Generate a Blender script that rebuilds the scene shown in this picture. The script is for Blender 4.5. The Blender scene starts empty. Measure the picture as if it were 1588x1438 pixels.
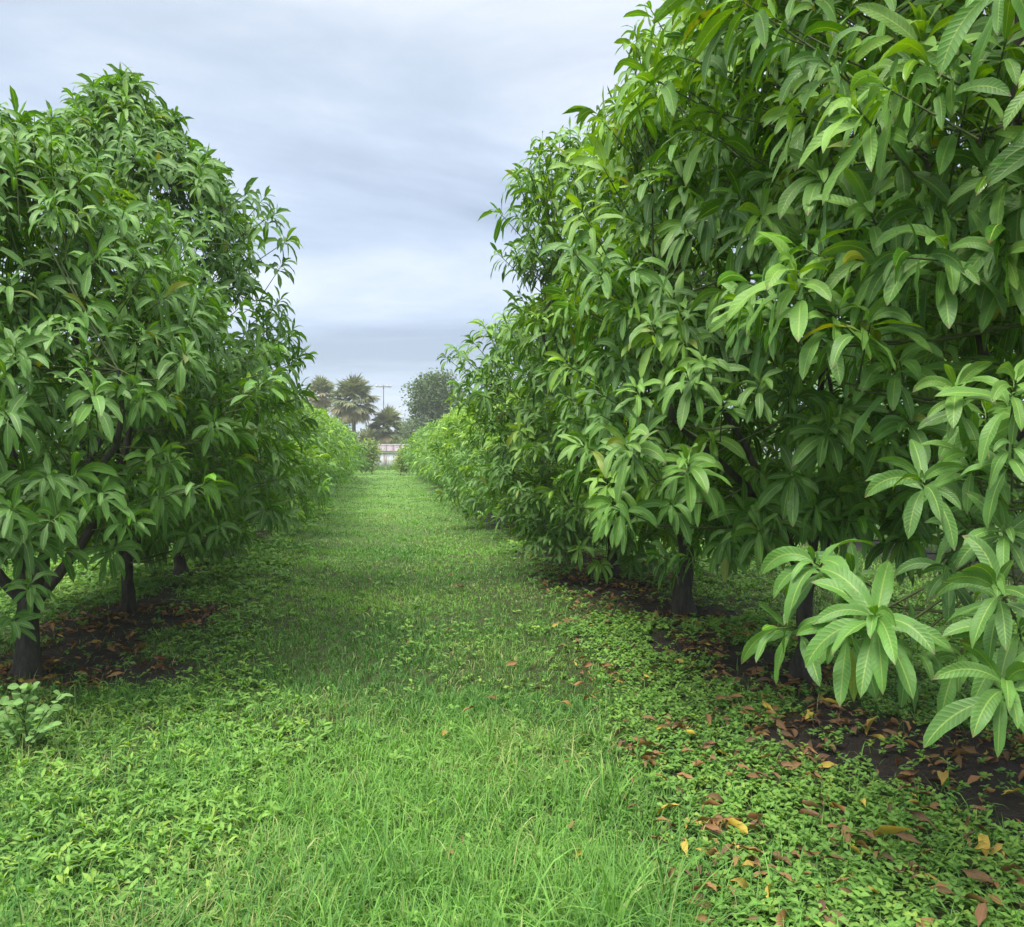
import bpy, math, random
import numpy as np
from mathutils import Vector, Matrix

rng = np.random.default_rng(11)
random.seed(5)
R = math.radians
SC = bpy.context.scene
COL = SC.collection

# ------------------------------------------------------------------ camera
F_PX, CAM_H = 1250.0, 1.6
YAW, PITCH = math.atan(202 / F_PX), math.atan(19 / F_PX)
cam_d = bpy.data.cameras.new('camera')
cam = bpy.data.objects.new('camera', cam_d)
COL.objects.link(cam)
cam.location = (0, 0, CAM_H)
cam.rotation_euler = (math.pi / 2 - PITCH, 0, -YAW)
cam_d.sensor_width = 36
cam_d.lens = 36 * F_PX / 1588
cam_d.clip_start = 0.05
cam_d.clip_end = 3000
SC.camera = cam

# ------------------------------------------------------------------ sky, sun, exposure
SUN_EL, SUN_AZ = R(60), R(228)          # azimuth clockwise from +Y: from the left, a little behind the camera
w = bpy.data.worlds.new('World')
SC.world = w
w.use_nodes = True
nt = w.node_tree
nt.nodes.clear()


def nd(t, typ, **kw):
    n = t.nodes.new(typ)
    for k, v in kw.items():
        if k.startswith('i_'):
            n.inputs[int(k[2:])].default_value = v
        else:
            setattr(n, k, v)
    return n


def ramp(t, pts, src=None):
    n = t.nodes.new('ShaderNodeValToRGB')
    e = n.color_ramp.elements
    while len(e) < len(pts):
        e.new(0.5)
    for i, (p, c) in enumerate(pts):
        e[i].position = p
        e[i].color = (*c, 1) if len(c) == 3 else c
    if src is not None:
        t.links.new(src, n.inputs[0])
    return n


def g3(x):
    return (x, x, x)


out = nd(nt, 'ShaderNodeOutputWorld')
bg = nd(nt, 'ShaderNodeBackground')
bg.inputs[1].default_value = 0.1
nt.links.new(bg.outputs[0], out.inputs[0])
sky = nd(nt, 'ShaderNodeTexSky', sky_type='NISHITA', sun_disc=False, sun_elevation=SUN_EL, sun_rotation=SUN_AZ)
tc = nd(nt, 'ShaderNodeTexCoord')
sep = nd(nt, 'ShaderNodeSeparateXYZ')
nt.links.new(tc.outputs['Generated'], sep.inputs[0])
zc = nd(nt, 'ShaderNodeMath', operation='MAXIMUM', i_1=0.0)
nt.links.new(sep.outputs[2], zc.inputs[0])
za = nd(nt, 'ShaderNodeMath', operation='ADD', i_1=0.16)
nt.links.new(zc.outputs[0], za.inputs[0])
dx = nd(nt, 'ShaderNodeMath', operation='DIVIDE')
dy = nd(nt, 'ShaderNodeMath', operation='DIVIDE')
nt.links.new(sep.outputs[0], dx.inputs[0]); nt.links.new(za.outputs[0], dx.inputs[1])
nt.links.new(sep.outputs[1], dy.inputs[0]); nt.links.new(za.outputs[0], dy.inputs[1])
cmb = nd(nt, 'ShaderNodeCombineXYZ')
nt.links.new(dx.outputs[0], cmb.inputs[0]); nt.links.new(dy.outputs[0], cmb.inputs[1])
mp = nd(nt, 'ShaderNodeMapping')
mp.inputs['Location'].default_value = (1.7, 0.35, 0)
mp.inputs['Rotation'].default_value = (0, 0, R(-8))
mp.inputs['Scale'].default_value = (0.55, 1.0, 1)
nt.links.new(cmb.outputs[0], mp.inputs[0])
n1 = nd(nt, 'ShaderNodeTexNoise')
n1.inputs['Scale'].default_value = 0.95
n1.inputs['Detail'].default_value = 8
n1.inputs['Roughness'].default_value = 0.57
n1.inputs['Distortion'].default_value = 0.5
nt.links.new(mp.outputs[0], n1.inputs['Vector'])
CLOUD_K = 0.585
cl = ramp(nt, [(0.36, (2.35 * CLOUD_K, 2.85 * CLOUD_K, 3.6 * CLOUD_K)), (0.5, (3.2 * CLOUD_K, 3.8 * CLOUD_K, 4.7 * CLOUD_K)),
               (0.65, (4.6 * CLOUD_K, 5.0 * CLOUD_K, 5.7 * CLOUD_K))], n1.outputs[0])
# overcast sky: brighter overhead than near the horizon
el = nd(nt, 'ShaderNodeMapRange', interpolation_type='SMOOTHSTEP')
el.inputs['From Min'].default_value = 0.42
el.inputs['From Max'].default_value = 0.95
el.inputs['To Min'].default_value = 1.0
el.inputs['To Max'].default_value = 3.1
nt.links.new(sep.outputs[2], el.inputs[0])
mul = nd(nt, 'ShaderNodeVectorMath', operation='SCALE')
nt.links.new(cl.outputs[0], mul.inputs[0]); nt.links.new(el.outputs[0], mul.inputs['Scale'])
mx = nd(nt, 'ShaderNodeMix', data_type='RGBA')
mx.inputs[0].default_value = 0.93
nt.links.new(sky.outputs[0], mx.inputs[6]); nt.links.new(mul.outputs[0], mx.inputs[7])
warm = nd(nt, 'ShaderNodeMapRange', interpolation_type='SMOOTHSTEP')
warm.inputs['From Min'].default_value = 0.25
warm.inputs['From Max'].default_value = 0.9
nt.links.new(sep.outputs[2], warm.inputs[0])
tintm = nd(nt, 'ShaderNodeMix', data_type='RGBA', blend_type='MULTIPLY')
nt.links.new(warm.outputs[0], tintm.inputs[0])
nt.links.new(mx.outputs[2], tintm.inputs[6])
tintm.inputs[7].default_value = (1.22, 1.08, 0.86, 1)
nt.links.new(tintm.outputs[2], bg.inputs[0])

sd = bpy.data.lights.new('sun', 'SUN')
so = bpy.data.objects.new('sun', sd)
COL.objects.link(so)
sd.energy = 1.5
sd.angle = R(26)
sd.color = (1.0, 0.965, 0.90)
sv = Vector((math.sin(SUN_AZ) * math.cos(SUN_EL), math.cos(SUN_AZ) * math.cos(SUN_EL), math.sin(SUN_EL)))
so.rotation_euler = sv.to_track_quat('Z', 'Y').to_euler()
so.location = sv * 30

SC.view_settings.view_transform = 'Standard'
SC.view_settings.look = 'None'
SC.view_settings.exposure = 1.76
SC.view_settings.gamma = 1.0
SC.view_settings.use_curve_mapping = False
SC.render.engine = 'CYCLES'
SC.cycles.max_bounces = 7
SC.cycles.diffuse_bounces = 4
SC.cycles.transmission_bounces = 4
SC.cycles.glossy_bounces = 2
SC.cycles.volume_bounces = 0
SC.cycles.use_denoising = True
SC.cycles.sample_clamp_indirect = 4.0

# ------------------------------------------------------------------ helpers
CX, CY = math.cos(YAW), math.sin(YAW)


def at(px, py, z):
    """The place in the world that photograph pixel (px, py) shows at depth z metres."""
    xc, yc = (px - 794) / F_PX * z, -(py - 719) / F_PX * z
    zz = z * math.cos(PITCH) + yc * math.sin(PITCH)
    h = -z * math.sin(PITCH) + yc * math.cos(PITCH)
    return np.array([xc * CX + zz * CY, -xc * CY + zz * CX, CAM_H + h])


def project(P):
    x = P[:, 0] * CX - P[:, 1] * CY
    y = P[:, 0] * CY + P[:, 1] * CX
    h = P[:, 2] - CAM_H
    z = y * math.cos(PITCH) - h * math.sin(PITCH)
    v = y * math.sin(PITCH) + h * math.cos(PITCH)
    z = np.where(np.abs(z) < 1e-3, 1e-3, z)
    return 794 + F_PX * x / z, 719 - F_PX * v / z, z


def nrm(a):
    return a / np.maximum(np.linalg.norm(a, axis=-1, keepdims=True), 1e-9)


def vnoise(x, y, z=0.0, seed=0):
    """smooth value noise in 0..1"""
    x, y, z = np.broadcast_arrays(np.asarray(x, float), np.asarray(y, float), np.asarray(z, float))
    xi, yi, zi = np.floor(x).astype(np.int64), np.floor(y).astype(np.int64), np.floor(z).astype(np.int64)
    fx, fy, fz = x - xi, y - yi, z - zi
    fx, fy, fz = fx * fx * (3 - 2 * fx), fy * fy * (3 - 2 * fy), fz * fz * (3 - 2 * fz)

    def h(a, b, c):
        n = (a * 374761393 + b * 668265263 + c * 2147483647 + seed * 1013904223) & 0xFFFFFFFF
        n = ((n ^ (n >> 13)) * 1274126177) & 0xFFFFFFFF
        n = n ^ (n >> 16)
        return (n & 0xFFFF) / 65535.0
    r = 0
    for a, wa in ((0, 1 - fx), (1, fx)):
        for b, wb in ((0, 1 - fy), (1, fy)):
            for c, wc in ((0, 1 - fz), (1, fz)):
                r = r + h(xi + a, yi + b, zi + c) * wa * wb * wc
    return r


def fbm(x, y, z=0.0, seed=0, o=3):
    s, a, t = 0, 1.0, 0
    for i in range(o):
        s = s + a * vnoise(np.asarray(x) * 2 ** i, np.asarray(y) * 2 ** i, np.asarray(z) * 2 ** i, seed + i)
        t += a
        a *= 0.5
    return s / t


ROW_L, ROW_R = -2.45, 2.8


def soil_mask(x, y):
    """1 where the ground is bare under the tree rows, 0 where it is green"""
    n = fbm(x * 1.3, y * 1.3, 0, 40, 4)
    dl = np.abs(x - (ROW_L + 0.12))
    dr = np.abs(x - (ROW_R - 0.12))
    ml = np.clip((np.interp(y, (8.4, 10), (0.82, 0.1)) - dl) / 0.3 + (n - 0.5) * 5.0, 0, 1)
    mr = np.clip((0.38 - dr) / 0.3 + (n - 0.5) * 6.0 + 0.9 * np.exp(-((y - 2.6) % 2.25 - 0.1) ** 2 / .25) * (y > 4), 0, 1)
    m = np.maximum(ml * (y > 5.1) * np.clip((y - 5.0), 0, 1), mr)
    d5 = np.minimum(np.abs(x + 8.0), np.abs(x - 8.3))
    m = np.maximum(m, np.clip((0.6 - d5) / 0.3 + (n - 0.5) * 4, 0, 1))
    return m * (y < 50)


def gz(x, y):
    x, y = np.asarray(x, float), np.asarray(y, float)
    b = 0.05 * np.exp(-((x - ROW_L) / 0.7) ** 2) + 0.05 * np.exp(-((x - ROW_R) / 0.7) ** 2)
    return b * (y < 55) + 0.03 * (fbm(x * 0.8, y * 0.8, 0, 3, 2) - 0.5) + 0.012 * (fbm(x * 5, y * 5, 0, 5, 2) - 0.5)


def prop(o, label=None, cat=None, group=None, kind=None):
    if label: o['label'] = label
    if cat: o['category'] = cat
    if group: o['group'] = group
    if kind: o['kind'] = kind
    return o


def empty(name, loc, label, cat, group=None):
    o = bpy.data.objects.new(name, None)
    o.empty_display_size = 0.2
    COL.objects.link(o)
    o.location = loc
    return prop(o, label, cat, group)


def mesh_obj(name, V, Q, mat, parent=None, attrs=None, smooth=True, loc=None, kind=None):
    """V (n,3), Q (m,4) or (m,3); attrs {name: (n,) or (n,3)}"""
    me = bpy.data.meshes.new(name)
    V = np.ascontiguousarray(V, dtype=np.float32)
    Q = np.ascontiguousarray(Q, dtype=np.int32)
    k = Q.shape[1]
    me.vertices.add(len(V)); me.vertices.foreach_set('co', V.ravel())
    me.loops.add(Q.size); me.loops.foreach_set('vertex_index', Q.ravel())
    me.polygons.add(len(Q)); me.polygons.foreach_set('loop_start', np.arange(0, Q.size, k, dtype=np.int32))
    me.update(calc_edges=True)
    if smooth:
        me.shade_smooth()
    for a, v in (attrs or {}).items():
        v = np.asarray(v, dtype=np.float32)
        if v.ndim == 1:
            t = me.attributes.new(a, 'FLOAT', 'POINT'); t.data.foreach_set('value', v)
        else:
            t = me.attributes.new(a, 'FLOAT_VECTOR', 'POINT'); t.data.foreach_set('vector', v.ravel())
    me.materials.append(mat)
    o = bpy.data.objects.new(name, me)
    COL.objects.link(o)
    if loc is not None: o.location = loc
    if parent: o.parent = parent
    if kind: o['kind'] = kind
    return o


def strip_geo(P, D, N, L, W, droop, nseg=4, across=3, fold=0.3, wave=0.0, prof=None, tint=None, age=None, twist=None):
    """Blades (leaves, grass) as strips. Returns verts (n, nseg+1, across, 3) and attrs of the same leading shape."""
    n = len(P)
    L, W, droop = [np.broadcast_to(np.asarray(a, float), (n,)).copy() for a in (L, W, droop)]
    D = nrm(D)
    N = nrm(N - (N * D).sum(-1, keepdims=True) * D)
    u = np.linspace(0, 1, nseg + 1)
    if prof is None:
        pw = (np.clip(u, 0.02, 1) ** 0.85) * (np.clip(1 - u, 0.0, 1) ** 0.72)
        pw = pw / 0.335
        pw[0], pw[-1] = 0.07, 0.03
        if nseg >= 5:
            pw[1] *= 0.55
    else:
        pw = np.interp(u, prof[0], prof[1])
    V = np.empty((n, nseg + 1, across, 3))
    C = P.copy()
    ph = rng.random(n) * 6.28
    g = np.array([0, 0, -1.0])
    for k in range(nseg + 1):
        S = np.cross(D, N)
        if twist is not None and k:
            ca, sa = np.cos(twist / nseg)[:, None], np.sin(twist / nseg)[:, None]
            S2 = S * ca + N * sa
            N = N * ca - S * sa
            S = S2
        hw = (W * 0.5 * pw[k])[:, None]
        up = N * hw * fold
        if wave:
            wv = (np.sin(u[k] * 15 + ph) * wave * W * min(1, pw[k]))[:, None] * N
            wv2 = (np.sin(u[k] * 13 + ph * 1.7 + 1.5) * wave * W * min(1, pw[k]))[:, None] * N
        else:
            wv = wv2 = 0
        for j_ in range(across):
            v_ = -1 + 2 * j_ / (across - 1)
            bul = 0.10 * (1 - (2 * abs(v_) - 1) ** 2) if across == 5 else 0
            V[:, k, j_] = C + S * hw * v_ + up * abs(v_) + N * hw * bul + (wv if v_ < 0 else wv2) * abs(v_) ** 2
        if k < nseg:
            C = C + D * (L / nseg)[:, None]
            D = nrm(D + g * (droop / nseg)[:, None])
            N = nrm(N - (N * D).sum(-1, keepdims=True) * D)
    luv = np.empty((n, nseg + 1, across, 3))
    luv[..., 0] = u[None, :, None]
    luv[..., 1] = np.linspace(-1, 1, across)[None, None, :]
    luv[..., 2] = 0
    luv[..., 2] = (ph / 6.28)[:, None, None]
    tint = rng.random(n) if tint is None else tint
    age = np.zeros(n) if age is None else age
    A = {'luv': luv, 'tint': np.broadcast_to(tint[:, None, None], V.shape[:3]).copy(), 'age': np.broadcast_to(age[:, None, None], V.shape[:3]).copy()}
    return V, A


def strip_quads(n, nseg, across):
    m = (nseg + 1) * across
    k, j = np.meshgrid(np.arange(nseg), np.arange(across - 1), indexing='ij')
    a = (k * across + j).ravel()
    q = np.stack([a, a + across, a + across + 1, a + 1], 1)
    return (np.arange(n)[:, None, None] * m + q[None]).reshape(-1, 4)


def join_strips(parts):
    """parts: list of (V, A) -> V, Q, attrs flat"""
    Vs, Qs, As, off = [], [], {}, 0
    for V, A in parts:
        n, s1, ac, _ = V.shape
        if n == 0: continue
        Vs.append(V.reshape(-1, 3))
        Qs.append(strip_quads(n, s1 - 1, ac) + off)
        off += n * s1 * ac
        for k, v in A.items():
            As.setdefault(k, []).append(v.reshape(-1, 3) if v.ndim == 4 else v.ravel())
    return np.concatenate(Vs), np.concatenate(Qs), {k: np.concatenate(v) for k, v in As.items()}


def tube_geo(pts, rad, ns=7, flare=0.0, bump=0.0):
    pts = np.asarray(pts, float)
    n = len(pts)
    rad = np.broadcast_to(np.asarray(rad, float), (n,))
    T = np.gradient(pts, axis=0)
    T = nrm(T)
    ref = np.array([0.31, 0.77, 0.2]) if abs(T[0][2]) > 0.9 else np.array([0, 0, 1.0])
    a = np.arange(ns) / ns * 2 * math.pi
    V = []
    for i in range(n):
        s = nrm(np.cross(T[i], ref)[None])[0]
        b = np.cross(T[i], s)
        r = rad[i]
        rr = np.full(ns, r)
        if flare and i < 3:
            rr = r * (1 + flare * (0.5 ** i) * (0.5 + 0.5 * np.cos(a * 3 + 1)))
        if bump:
            rr = rr * (1 + bump * (rng.random(ns) - 0.5))
        V.append(pts[i] + rr[:, None] * (np.cos(a)[:, None] * s + np.sin(a)[:, None] * b))
    V = np.concatenate(V)
    Q = []
    for i in range(n - 1):
        for j in range(ns):
            k = (j + 1) % ns
            Q.append((i * ns + j, i * ns + k, (i + 1) * ns + k, (i + 1) * ns + j))
    return V, np.array(Q)


def join_tubes(ts):
    off, Vs, Qs = 0, [], []
    for V, Q in ts:
        Vs.append(V); Qs.append(Q + off); off += len(V)
    return np.concatenate(Vs), np.concatenate(Qs)


def sticks(A, B, ra, rb):
    """many thin three-sided sticks from A to B at once"""
    n = len(A)
    d = nrm(B - A)
    s = nrm(np.cross(d, np.array([0.3, 0.5, 0.81])))
    b = np.cross(d, s)
    V = np.empty((n, 2, 3, 3))
    for j in range(3):
        c, sn = math.cos(j * 2.094), math.sin(j * 2.094)
        o = s * c + b * sn
        V[:, 0, j] = A + o * np.asarray(ra).reshape(-1, 1)
        V[:, 1, j] = B + o * np.asarray(rb).reshape(-1, 1)
    q = np.array([(0, 1, 4, 3), (1, 2, 5, 4), (2, 0, 3, 5)])
    Q = (np.arange(n)[:, None, None] * 6 + q[None]).reshape(-1, 4)
    return V.reshape(-1, 3), Q


# ------------------------------------------------------------------ materials
def new_mat(name):
    m = bpy.data.materials.new(name)
    m.use_nodes = True
    t = m.node_tree
    t.nodes.clear()
    return m, t


def math_n(t, op, a=None, b=None, clamp=False):
    n = t.nodes.new('ShaderNodeMath')
    n.operation = op
    n.use_clamp = clamp
    for i, v in enumerate((a, b)):
        if v is None: continue
        if isinstance(v, (int, float)): n.inputs[i].default_value = v
        else: t.links.new(v, n.inputs[i])
    return n.outputs[0]


def mix_c(t, f, a, b):
    n = t.nodes.new('ShaderNodeMix')
    n.data_type = 'RGBA'
    for i, v in ((0, f), (6, a), (7, b)):
        if isinstance(v, tuple): n.inputs[i].default_value = (*v, 1)
        elif isinstance(v, (int, float)): n.inputs[i].default_value = v
        else: t.links.new(v, n.inputs[i])
    return n.outputs[2]


def blade_mat(name, dark, light, young, rib=0.6, rough=0.4, trans=0.25, ribcol=None, veins=True, under=0.35, spec=0.5, spots=0.0):
    m, t = new_mat(name)
    L = t.links.new
    luv = nd(t, 'ShaderNodeAttribute', attribute_name='luv')
    tint = nd(t, 'ShaderNodeAttribute', attribute_name='tint')
    age = nd(t, 'ShaderNodeAttribute', attribute_name='age')
    sp = nd(t, 'ShaderNodeSeparateXYZ')
    L(luv.outputs['Vector'], sp.inputs[0])
    u, v = sp.outputs[0], sp.outputs[1]
    av = math_n(t, 'ABSOLUTE', v)
    c = mix_c(t, tint.outputs['Fac'], dark, light)
    c = mix_c(t, age.outputs['Fac'], c, young)
    geo = nd(t, 'ShaderNodeNewGeometry')
    tco = nd(t, 'ShaderNodeTexCoord')
    nz = nd(t, 'ShaderNodeTexNoise')
    nz.inputs['Scale'].default_value = 14
    nz.inputs['Detail'].default_value = 3
    L(tco.outputs['Object'], nz.inputs['Vector'])
    mott = math_n(t, 'MULTIPLY', math_n(t, 'SUBTRACT', nz.outputs[0], 0.5), 0.9)
    hs = nd(t, 'ShaderNodeHueSaturation')
    L(math_n(t, 'ADD', 1.0, mott), hs.inputs['Value'])
    L(c, hs.inputs['Color'])
    c = hs.outputs[0]
    rc = ribcol or tuple(min(1, x * 2.0 + 0.04) for x in light)
    if rib:
        mid = nd(t, 'ShaderNodeMapRange')
        mid.inputs['From Min'].default_value = 0.02
        mid.inputs['From Max'].default_value = 0.12
        mid.inputs['To Min'].default_value = rib
        mid.inputs['To Max'].default_value = 0
        L(av, mid.inputs[0])
        c = mix_c(t, mid.outputs[0], c, rc)
    height = None
    if veins:
        s = math_n(t, 'SINE', math_n(t, 'SUBTRACT', math_n(t, 'MULTIPLY', u, 95.0), math_n(t, 'MULTIPLY', av, 9.0)))
        s = math_n(t, 'POWER', math_n(t, 'MULTIPLY', math_n(t, 'ADD', s, 1.0), 0.5), 3.0)
        c = mix_c(t, math_n(t, 'MULTIPLY', s, 0.065), c, rc)
        height = s
    if spots:
        vs = nd(t, 'ShaderNodeTexNoise')
        vs.inputs['Scale'].default_value = 45
        L(tco.outputs['Object'], vs.inputs['Vector'])
        r = ramp(t, [(0.66, g3(0)), (0.72, g3(spots))], vs.outputs[0])
        c = mix_c(t, r.outputs[0], c, (0.05, 0.04, 0.015))
    if ribcol and rib > .8:
        # browned, dry tips and a few yellowing leaves
        tipn = math_n(t, 'ADD', u, math_n(t, 'MULTIPLY', nz.outputs[0], 0.22))
        r = ramp(t, [(0.0, g3(0)), (1.0, g3(1))], math_n(t, 'MULTIPLY', math_n(t, 'SUBTRACT', tipn, 1.035), 22.0, True))
        c = mix_c(t, math_n(t, 'MULTIPLY', r.outputs[0], 0.8), c, (0.16, 0.10, 0.04))
        old = math_n(t, 'MULTIPLY', math_n(t, 'GREATER_THAN', sp.outputs[2], 0.992), math_n(t, 'MULTIPLY', nz.outputs[0], 1.0), True)
        c = mix_c(t, old, c, (0.42, 0.36, 0.04))
    # the underside of a leaf is paler and greyer
    pale = mix_c(t, under, c, tuple(x * 0.6 + 0.10 for x in light))
    c2 = mix_c(t, geo.outputs['Backfacing'], c, pale)
    p = nd(t, 'ShaderNodeBsdfPrincipled')
    L(c2, p.inputs['Base Color'])
    L(math_n(t, 'ADD', rough, math_n(t, 'MULTIPLY', geo.outputs['Backfacing'], 0.3)), p.inputs['Roughness'])
    p.inputs['Specular IOR Level'].default_value = spec
    if height is not None:
        bp = nd(t, 'ShaderNodeBump')
        bp.inputs['Strength'].default_value = 0.22
        bp.inputs['Distance'].default_value = 0.004
        bp.invert = True
        L(height, bp.inputs['Height'])
        L(bp.outputs[0], p.inputs['Normal'])
    tr = nd(t, 'ShaderNodeBsdfTranslucent')
    hs2 = nd(t, 'ShaderNodeHueSaturation')
    hs2.inputs['Hue'].default_value = 0.485
    hs2.inputs['Saturation'].default_value = 1.15
    hs2.inputs['Value'].default_value = 1.5
    L(c, hs2.inputs['Color'])
    L(hs2.outputs[0], tr.inputs['Color'])
    ms = nd(t, 'ShaderNodeMixShader')
    ms.inputs[0].default_value = trans
    L(p.outputs[0], ms.inputs[1]); L(tr.outputs[0], ms.inputs[2])
    o = nd(t, 'ShaderNodeOutputMaterial')
    L(ms.outputs[0], o.inputs[0])
    return m


M_LEAF = blade_mat('mango_leaf', (0.026, 0.105, 0.013), (0.115, 0.310, 0.026), (0.30, 0.52, 0.035), rib=0.85, rough=0.2, trans=0.24, spec=0.4, ribcol=(0.38, 0.52, 0.09), spots=0.5)
M_GRASS = blade_mat('grass_blade', (0.060, 0.19, 0.030), (0.21, 0.43, 0.075), (0.46, 0.45, 0.19), rib=0, rough=0.5, trans=0.3, veins=False, under=0.1)
M_WEED = blade_mat('weed_leaf', (0.075, 0.21, 0.025), (0.19, 0.38, 0.05), (0.32, 0.46, 0.06), rib=0.3, rough=0.45, trans=0.28, veins=False, under=0.2)
M_VINE = blade_mat('vine_leaf', (0.09, 0.23, 0.04), (0.17, 0.36, 0.07), (0.25, 0.42, 0.10), rib=0.4, rough=0.5, trans=0.25, veins=False)
M_DEAD = blade_mat('fallen_leaf', (0.055, 0.026, 0.014), (0.32, 0.15, 0.055), (0.62, 0.46, 0.05), rib=0.4, rough=0.55, trans=0.1, ribcol=(0.34, 0.24, 0.12), under=0.2, spots=0.8)
M_PALM = blade_mat('palm_frond', (0.07, 0.12, 0.035), (0.20, 0.24, 0.08), (0.30, 0.24, 0.13), rib=0, rough=0.5, trans=0.15, veins=False)
M_OAK = blade_mat('oak_leaf', (0.04, 0.085, 0.025), (0.12, 0.20, 0.055), (0.30, 0.42, 0.05), rib=0, rough=0.5, trans=0.2, veins=False)


def bark_mat(name, c0, c1, scale=22, rough=0.85):
    m, t = new_mat(name)
    L = t.links.new
    tco = nd(t, 'ShaderNodeTexCoord')
    mpn = nd(t, 'ShaderNodeMapping')
    mpn.inputs['Scale'].default_value = (1, 1, 0.3)
    L(tco.outputs['Object'], mpn.inputs[0])
    nz = nd(t, 'ShaderNodeTexNoise')
    nz.inputs['Scale'].default_value = scale
    nz.inputs['Detail'].default_value = 6
    nz.inputs['Roughness'].default_value = 0.65
    L(mpn.outputs[0], nz.inputs['Vector'])
    r = ramp(t, [(0.3, c0), (0.7, c1)], nz.outputs[0])
    p = nd(t, 'ShaderNodeBsdfPrincipled')
    p.inputs['Roughness'].default_value = rough
    L(r.outputs[0], p.inputs['Base Color'])
    b = nd(t, 'ShaderNodeBump')
    b.inputs['Strength'].default_value = 0.7
    b.inputs['Distance'].default_value = 0.02
    L(nz.outputs[0], b.inputs['Height']); L(b.outputs[0], p.inputs['Normal'])
    o = nd(t, 'ShaderNodeOutputMaterial')
    L(p.outputs[0], o.inputs[0])
    return m


M_BARK = bark_mat('mango_bark', (0.018, 0.015, 0.013), (0.085, 0.075, 0.06))
M_TWIG = bark_mat('green_twig', (0.05, 0.07, 0.025), (0.12, 0.15, 0.05), 30)
M_PALMBARK = bark_mat('palm_trunk', (0.08, 0.065, 0.05), (0.2, 0.17, 0.13), 8)
M_POLE = bark_mat('weathered_pole', (0.16, 0.15, 0.14), (0.27, 0.26, 0.25), 5)

# ------------------------------------------------------------------ ground
m, t = new_mat('ground_earth_and_turf')
L = t.links.new
tco = nd(t, 'ShaderNodeTexCoord')
sa = nd(t, 'ShaderNodeAttribute', attribute_name='soil')
ga = nd(t, 'ShaderNodeAttribute', attribute_name='far')
nz = nd(t, 'ShaderNodeTexNoise'); nz.inputs['Scale'].default_value = 9; nz.inputs['Detail'].default_value = 8; nz.inputs['Roughness'].default_value = 0.7
L(tco.outputs['Object'], nz.inputs['Vector'])
nz2 = nd(t, 'ShaderNodeTexNoise'); nz2.inputs['Scale'].default_value = 1.1; nz2.inputs['Detail'].default_value = 4
L(tco.outputs['Object'], nz2.inputs['Vector'])
nz3 = nd(t, 'ShaderNodeTexNoise'); nz3.inputs['Scale'].default_value = 60; nz3.inputs['Detail'].default_value = 4
L(tco.outputs['Object'], nz3.inputs['Vector'])
soil_c = ramp(t, [(0.3, (0.018, 0.014, 0.012)), (0.55, (0.045, 0.034, 0.028)), (0.75, (0.075, 0.055, 0.042))], nz.outputs[0]).outputs[0]
thatch = ramp(t, [(0.3, (0.035, 0.035, 0.015)), (0.6, (0.06, 0.08, 0.022)), (0.8, (0.12, 0.09, 0.05))], nz3.outputs[0]).outputs[0]
turf = mix_c(t, nz2.outputs[0], (0.12, 0.22, 0.04), (0.19, 0.31, 0.07))
turf = mix_c(t, math_n(t, 'MULTIPLY', nz3.outputs[0], 0.5), turf, (0.07, 0.17, 0.03))
green = mix_c(t, ga.outputs['Fac'], thatch, turf)
c = mix_c(t, sa.outputs['Fac'], green, soil_c)
p = nd(t, 'ShaderNodeBsdfPrincipled')
p.inputs['Roughness'].default_value = 0.8
p.inputs['Specular IOR Level'].default_value = 0.3
L(c, p.inputs['Base Color'])
b = nd(t, 'ShaderNodeBump'); b.inputs['Strength'].default_value = 1.0; b.inputs['Distance'].default_value = 0.07
hh = math_n(t, 'ADD', nz.outputs[0], math_n(t, 'MULTIPLY', nz3.outputs[0], 0.35))
L(hh, b.inputs['Height']); L(b.outputs[0], p.inputs['Normal'])
o = nd(t, 'ShaderNodeOutputMaterial'); L(p.outputs[0], o.inputs[0])
M_GROUND = m

xs = np.concatenate([[-900, -300, -120, -60, -30, -20], np.arange(-14, -5, 0.5), np.arange(-5, 6, 0.07), np.arange(6, 14, 0.5), [20, 30, 60, 120, 300, 900]])
ys = np.concatenate([[-300, -60, -20, -8, -3], np.arange(0, 12, 0.07), np.arange(12, 30, 0.3), np.arange(30, 80, 1.5), [90, 120, 200, 500, 1500]])
X, Y = np.meshgrid(xs, ys, indexing='ij')
Z = gz(X, Y) * (np.hypot(X, Y) < 100)
nx, ny = X.shape
i, j = np.meshgrid(np.arange(nx - 1), np.arange(ny - 1), indexing='ij')
a = (i * ny + j).ravel()
Q = np.stack([a, a + ny, a + ny + 1, a + 1], 1)
ground = mesh_obj('ground', np.stack([X, Y, Z], -1).reshape(-1, 3), Q, M_GROUND,
                  attrs={'soil': soil_mask(X, Y).ravel(), 'far': np.clip((Y - 9) / 14, 0.12, 1).ravel()}, kind='structure')

# ------------------------------------------------------------------ mango trees
PROFILE = {
    'round': ((0, .10, .25, .45, .62, .78, .9, 1.0), (.60, .92, 1.0, .98, .86, .66, .44, .10)),
    'tall': ((0, .08, .2, .40, .55, .70, .85, .94, 1.0), (.55, .88, 1.0, .97, .90, .76, .55, .36, .08)),
    'cone': ((0, .08, .2, .38, .52, .68, .84, .94, 1.0), (.55, .88, 1.0, .98, .86, .66, .42, .24, .06)),
    'peak': ((0, .08, .2, .36, .49, .60, .72, .85, .94, 1.0), (.55, .86, 1.0, 1.0, .98, .92, .74, .42, .24, .06)),
    'bulge': ((0, .1, .25, .45, .6, .75, .85, .94, 1.0), (.58, .8, .86, .84, .93, 1.0, .88, .52, .15)),
    'top': ((0, .08, .2, .40, .60, .75, .88, .95, 1.0), (.62, .85, .95, 1.0, .98, .85, .62, .42, .12)),
}


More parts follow.
